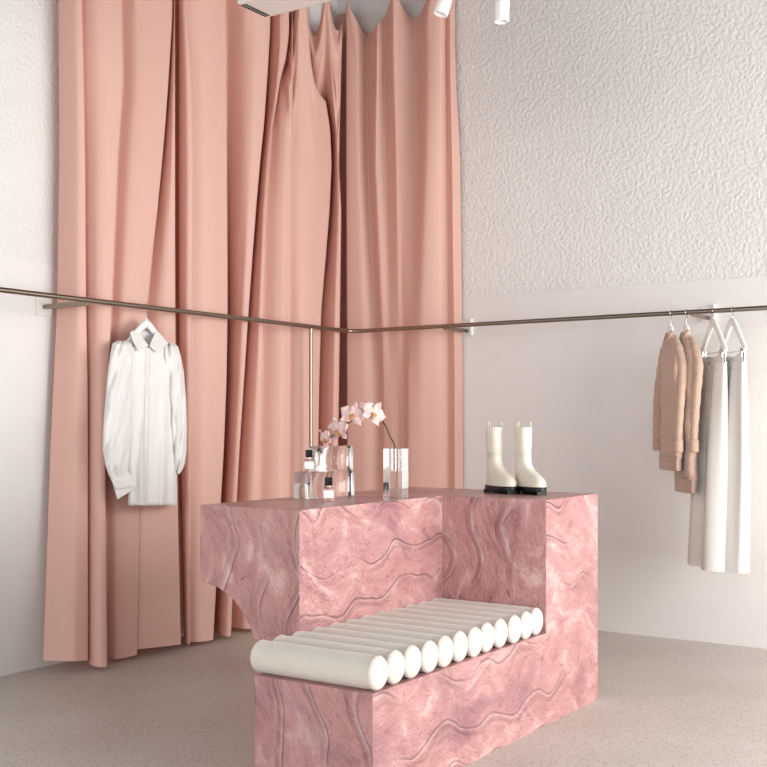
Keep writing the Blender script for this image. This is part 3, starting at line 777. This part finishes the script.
# ------------------------------------------------------------------ knitwear on the right rail
def bodyloft(rows, n=40, rip=None, tilt=0):
    """rows: z, x0, x1, front depth, back depth"""
    rings = []
    for z, x0, x1, df, db in rows:
        ring = []
        for k in range(n):
            a = 2 * PI * k / n; c, s = math.cos(a), math.sin(a)
            x = (x0 + x1) / 2 + (x1 - x0) / 2 * math.copysign(abs(c) ** .9, c)
            y = -(df if s > 0 else db) * math.copysign(abs(s) ** .75, s)
            if rip: y += rip(x, z)
            ring.append((x, y, z + tilt * x))
        rings.append(ring)
    return rings
def densr(rows, m=5):
    return dens(rows, m)
def sweater(loc, rz, label, ln, seed, wid=1.0):
    t = thing('sweater', label, 'sweater', loc, rz, 'tan knit sweaters on hangers')
    rp = lambda x, z: .010 * math.sin(x * 26 + z * 3 + seed) * min(1, max(0, (-z - .15) * 3)) + .004 * math.sin(z * 30 + x * 12 + seed)
    w = .19 * wid
    rows = [(-.108, -.040, .040, .014, .016), (-.122, -.058, .058, .022, .022), (-.160, -.092, .092, .030, .028), (-.22, -.14, .14, .035, .031), (-.30, -w * .95, w * .95, .038, .033), (-.42, -w, w, .040, .034), (-.6, -w * 1.02, w * 1.02, .044, .036), (-ln + .07, -w, w, .046, .036)]
    obj('knit_body', loft(B(), bodyloft(densr(rows), 56, rp), (False, True)), M['knit'], t, angle=0)
    bm = B(); rows2 = [(-ln + .072, -w * 1.01, w * 1.01, .047, .036), (-ln + .06, -w * .96, w * .96, .046, .036), (-ln, -w * .94, w * .94, .046, .036)]
    rings = bodyloft(densr(rows2, 4), 96)
    rings = [[(x, y + (.002 if k % 2 else -.002), z) for k, (x, y, z) in enumerate(r)] for r in rings]
    obj('ribbed_hem', loft(bm, rings), M['knit'], t, angle=0)
    for sgn in (-1, 1):
        fy = 0 if sgn < 0 else .036
        pts = smooth_path([(sgn * .070, fy * .4 - .004, -.148), (sgn * .118, fy * .7 - .006, -.215), (sgn * .165, fy - .012, -.30), (sgn * (w + .004), fy - .025, -.44), (sgn * (w - .004), fy - .032, -.58), (sgn * (w - .010), fy - .036, -.68)], 6)
        n = len(pts)
        sl_ = obj('sleeve', tube(B(), pts, [((.044 if sgn < 0 else .036) * min(1, .62 + i / 14) - .010 * (i / (n - 1))) * (1 + .05 * math.sin(i * 1.7)) for i in range(n)], 18, flat=.8, up=(0, 1, 0)), M['knit'], t, angle=0)
        e = pts[-1]
        bm = B(); rr = []
        for z in (0.0, -.02, -.05, -.065):
            rr.append([(e.x + (.031 + (.002 if k % 2 else 0)) * math.cos(2 * PI * k / 36), e.y + (.026 + (.002 if k % 2 else 0)) * math.sin(2 * PI * k / 36), e.z + .004 + z) for k in range(36)])
        obj('cuff', loft(bm, rr), M['knit'], sl_, angle=0)
    bm = B()
    pts = [(.062 * math.cos(a), -.010 + .020 * math.sin(a) * (1 if math.sin(a) < 0 else .8), -.106 - (.060 * max(0, -math.sin(a)))) for a in (2 * PI * k / 32 for k in range(33))]
    tube(bm, pts, .008, 8, caps=False)
    obj('neckband', bm, M['knit'], t, angle=0)
    return t
def rail_x(px): return on_y(px, RLY)[1]
TS = math.radians(-59); TH = math.radians(-52)
for px, lab, ln, sd, w, lb2 in ((671, 'tan knit sweater on the left of two, with its sleeve hanging forward', .84, 0, 1.0, 'white hanger inside the left tan sweater'),
                           (686.5, 'tan knit sweater squeezed between the other sweater and the white trousers', .955, 2, .92, 'white hanger inside the right tan sweater')):
    hanger((rail_x(px), RLY, RZ), TS, lb2, .105, .14, neck=.085)
    sweater((rail_x(px), RLY, RZ), TS, lab, ln, sd, w)

# ------------------------------------------------------------------ trousers
def trousers(loc, rz, label, seed):
    t = thing('trousers', label, 'trousers', loc, rz, 'white wide-leg trousers on clip hangers')
    zt, hemz = -.232, -1.345
    rp = lambda x, z: -.034 * max(0, (zt - z) / 1.1) + .014 * math.sin(x * 34 + seed) * min(1, max(0, (zt - z - .02) * 2.0)) + .006 * math.sin(x * 60 + z * 4 + seed)
    tl = .10
    for sgn in (-1, 1):
        r2 = [(zt - .042, *(sorted((sgn * .151, sgn * -.012))), .021, .024), (zt - .12, *(sorted((sgn * .163, sgn * -.014))), .028, .028), (zt - .22, *(sorted((sgn * .176, sgn * -.014))), .034, .031), (zt - .36, *(sorted((sgn * .184, sgn * -.008))), .040, .034),
              (zt - .6, *(sorted((sgn * .190, sgn * .0))), .048, .038), (zt - .85, *(sorted((sgn * .196, sgn * .000))), .056, .042), (hemz, *(sorted((sgn * .204, sgn * -.004))), .064, .048)]
        obj('leg', loft(B(), bodyloft(densr(r2, 8), 64, rp), (True, False)), M['denim'], t, angle=0)
    # waistband sagging between the clips
    bm = B(); rr = []
    n = 56
    for dz, o in ((0, 0), (-.046, .001), (-.046, -.003), (0, -.004)):
        ring = []
        for k in range(n):
            a = 2 * PI * k / n; c, s = math.cos(a), math.sin(a)
            x = .152 * c; y = -(.021 + o if s > 0 else .025 + o) * math.copysign(abs(s) ** .75, s)
            sag = (.026 if s > 0 else .010) * (1 - min(1, abs(x) / .12) ** 2)
            ring.append((x, y + .001 * 0, zt - .001 + dz - sag * (1 if dz == 0 else .9)))
        rr.append(ring)
    rr.append(rr[0])
    wbnd = obj('waistband', loft(bm, rr, (False, False)), M['denim'], t, angle=50)
    obj('button', lathe(B(), [(.009, -.0), (.0105, .002), (.008, .004)], 'y', 16, (0.0, -.028, zt - .040)), M['chrome'], t)
    bm = tube(B(), [(x, -.036 - .004 * math.sin(x * 30), zt - .08 - .1 * (abs(x) - .06)) for x in np.linspace(.07, .15, 8)], .0014, 6)
    obj('pocket_seam', bm, M['lining'], t)
    obj('fly_seam', tube(B(), [(.004 + .01 * k / 7, -.0385 - .001 * k / 7 + .006 * math.sin(k), zt - .07 - .018 * k) for k in range(8)], .0012, 6), M['lining'], t)
    return t
for px, lab, sd, lb2 in ((713.5, 'white wide-leg trousers on the left clip hanger, beside the tan sweaters', 0, 'white clip hanger holding the left pair of trousers'),
                    (732.4, 'white wide-leg trousers on the right clip hanger, nearest the picture edge', 1.7, 'white clip hanger holding the right pair of trousers')):
    hanger((rail_x(px), RLY, RZ), TH, lb2, .175, .155, clips=True, neck=.062)
    trousers((rail_x(px), RLY, RZ), TH, lab, sd)

# ------------------------------------------------------------------ ceiling unit and spotlights
zb = 3.0; c0 = pt(267, 18, (zb - EYE) * FPX / (HZ - 18))
ac = thing('ceiling_unit', 'boxy white ceiling unit hanging at the top, before the pink curtains', 'ceiling unit', (c0.x + .5, c0.y - .1, zb))
og = tuple(ac.location)
obj('casing', box(B(), c0.x, c0.x + 1.05, c0.y - .20, c0.y, zb, zb + .24), M['panel'], ac, origin=og, smooth=False, bevel=.006)
bm = B()
for k in range(2): box(bm, c0.x + .006 + .018 * k, c0.x + .014 + .018 * k, c0.y - .18, c0.y - .02, zb - .003, zb + .002)
obj('air_slot', bm, M['dark'], ac, origin=og, smooth=False)
for dx, dy in ((.1, -.05), (.95, -.05), (.1, -.15), (.95, -.15)):
    obj('hanging_rod', tube(B(), [(c0.x + dx, c0.y + dy, zb + .235), (c0.x + dx, c0.y + dy, CEIL + .001)], .006, 8), M['white'], ac, origin=og)
trz = 3.16
s1, s2 = pt(440.6, 14.5, 4.75), pt(501.8, 22, 4.75)
dirv = (s2 - s1); dirv.z = 0; dirv.normalize()
tr = thing('track', 'white lighting track above the two spotlights', 'lighting track', ((s1.x + s2.x) / 2, (s1.y + s2.y) / 2, trz))
og = tuple(tr.location)
a_, b_ = s1 - dirv * .25, s2 + dirv * .6
nrm = Vector((-dirv.y, dirv.x, 0)) * .018
bm = B(); vs0 = [bm.verts.new((p.x + q.x, p.y + q.y, trz)) for p, q in ((a_, nrm), (a_, -nrm), (b_, -nrm), (b_, nrm))]; vs1 = [bm.verts.new((v.co.x, v.co.y, trz + .035)) for v in vs0]
bm.faces.new(vs0); bm.faces.new(vs1[::-1])
for i in range(4): bm.faces.new((vs0[i], vs0[(i + 1) % 4], vs1[(i + 1) % 4], vs1[i]))
obj('track_bar', bm, M['white'], tr, origin=og, smooth=False)
for p in (a_ + dirv * .1, b_ - dirv * .1):
    obj('drop_rod', tube(B(), [(p.x, p.y, trz + .03), (p.x, p.y, CEIL + .001)], .006, 8), M['white'], tr, origin=og)
def spot(p, tiltv, label):
    t = thing('spotlight', label, 'spotlight', (p.x, p.y, trz), 0, 'white cylinder spotlights')
    og = tuple(t.location); ax = Vector(tiltv).normalized(); e = Vector(p); top = e + ax * .17
    rings = []
    u = ax.cross(Vector((0, 1, 0))).normalized(); w = ax.cross(u)
    for r, h in ((.024, .012), (.029, .0), (.031, .002), (.031, .165), (.028, .17), (.004, .171)):
        rings.append([e + ax * h + r * (u * math.cos(a) + w * math.sin(a)) for a in (2 * PI * k / 28 for k in range(28))])
    obj('lamp_head', loft(B(), rings, (False, True)), M['white'], t, origin=og)
    obj('lens', loft(B(), [[e + ax * .012 + r * (u * math.cos(a) + w * math.sin(a)) for a in (2 * PI * k / 28 for k in range(28))] for r in (.024, .001)], (False, True)), M['lens'], t, origin=og)
    q = e + ax * .13
    obj('stem', tube(B(), [q, (q + Vector((p.x, p.y, trz))) / 2 + Vector((0, 0, .02)), (p.x, p.y, trz + .004)], .007, 10), M['white'], t, origin=og)
tl = dirv * .28
spot(s1, (tl.x, tl.y, 1), 'tilted white cylinder spotlight, the left of two, in front of the curtain')
spot(s2, (0.02, 0, 1), 'upright white cylinder spotlight, the right of two, before the textured wall')

# ------------------------------------------------------------------ light
w = bpy.data.worlds.new('daylight'); S.world = w; w.use_nodes = True
bg = w.node_tree.nodes['Background']; bg.inputs[0].default_value = (.93, .96, 1.0, 1); bg.inputs[1].default_value = .74
def area(name, loc, rot, sx, sy, power, col):
    l = bpy.data.lights.new(name, 'AREA'); l.shape = 'RECTANGLE'; l.size = sx; l.size_y = sy; l.energy = power; l.color = col
    o = bpy.data.objects.new(name, l); COL.objects.link(o); o.location = loc; o.rotation_euler = rot
    return o
area('window_daylight', (RX - .05, 4.45, 1.55), (0, math.radians(90), 0), 2.9, 3.2, 130, (1, .985, .97))
area('front_fill', (-.6, FY + .1, 1.7), (math.radians(90), 0, 0), 5.0, 3.0, 70, (1, .99, .98))  # added fill light from behind the camera; no shopfront is built there
S.view_settings.view_transform = 'Standard'; S.view_settings.look = 'None'; S.view_settings.gamma = 1
S.view_settings.exposure = 1.05; S.view_settings.use_curve_mapping = False
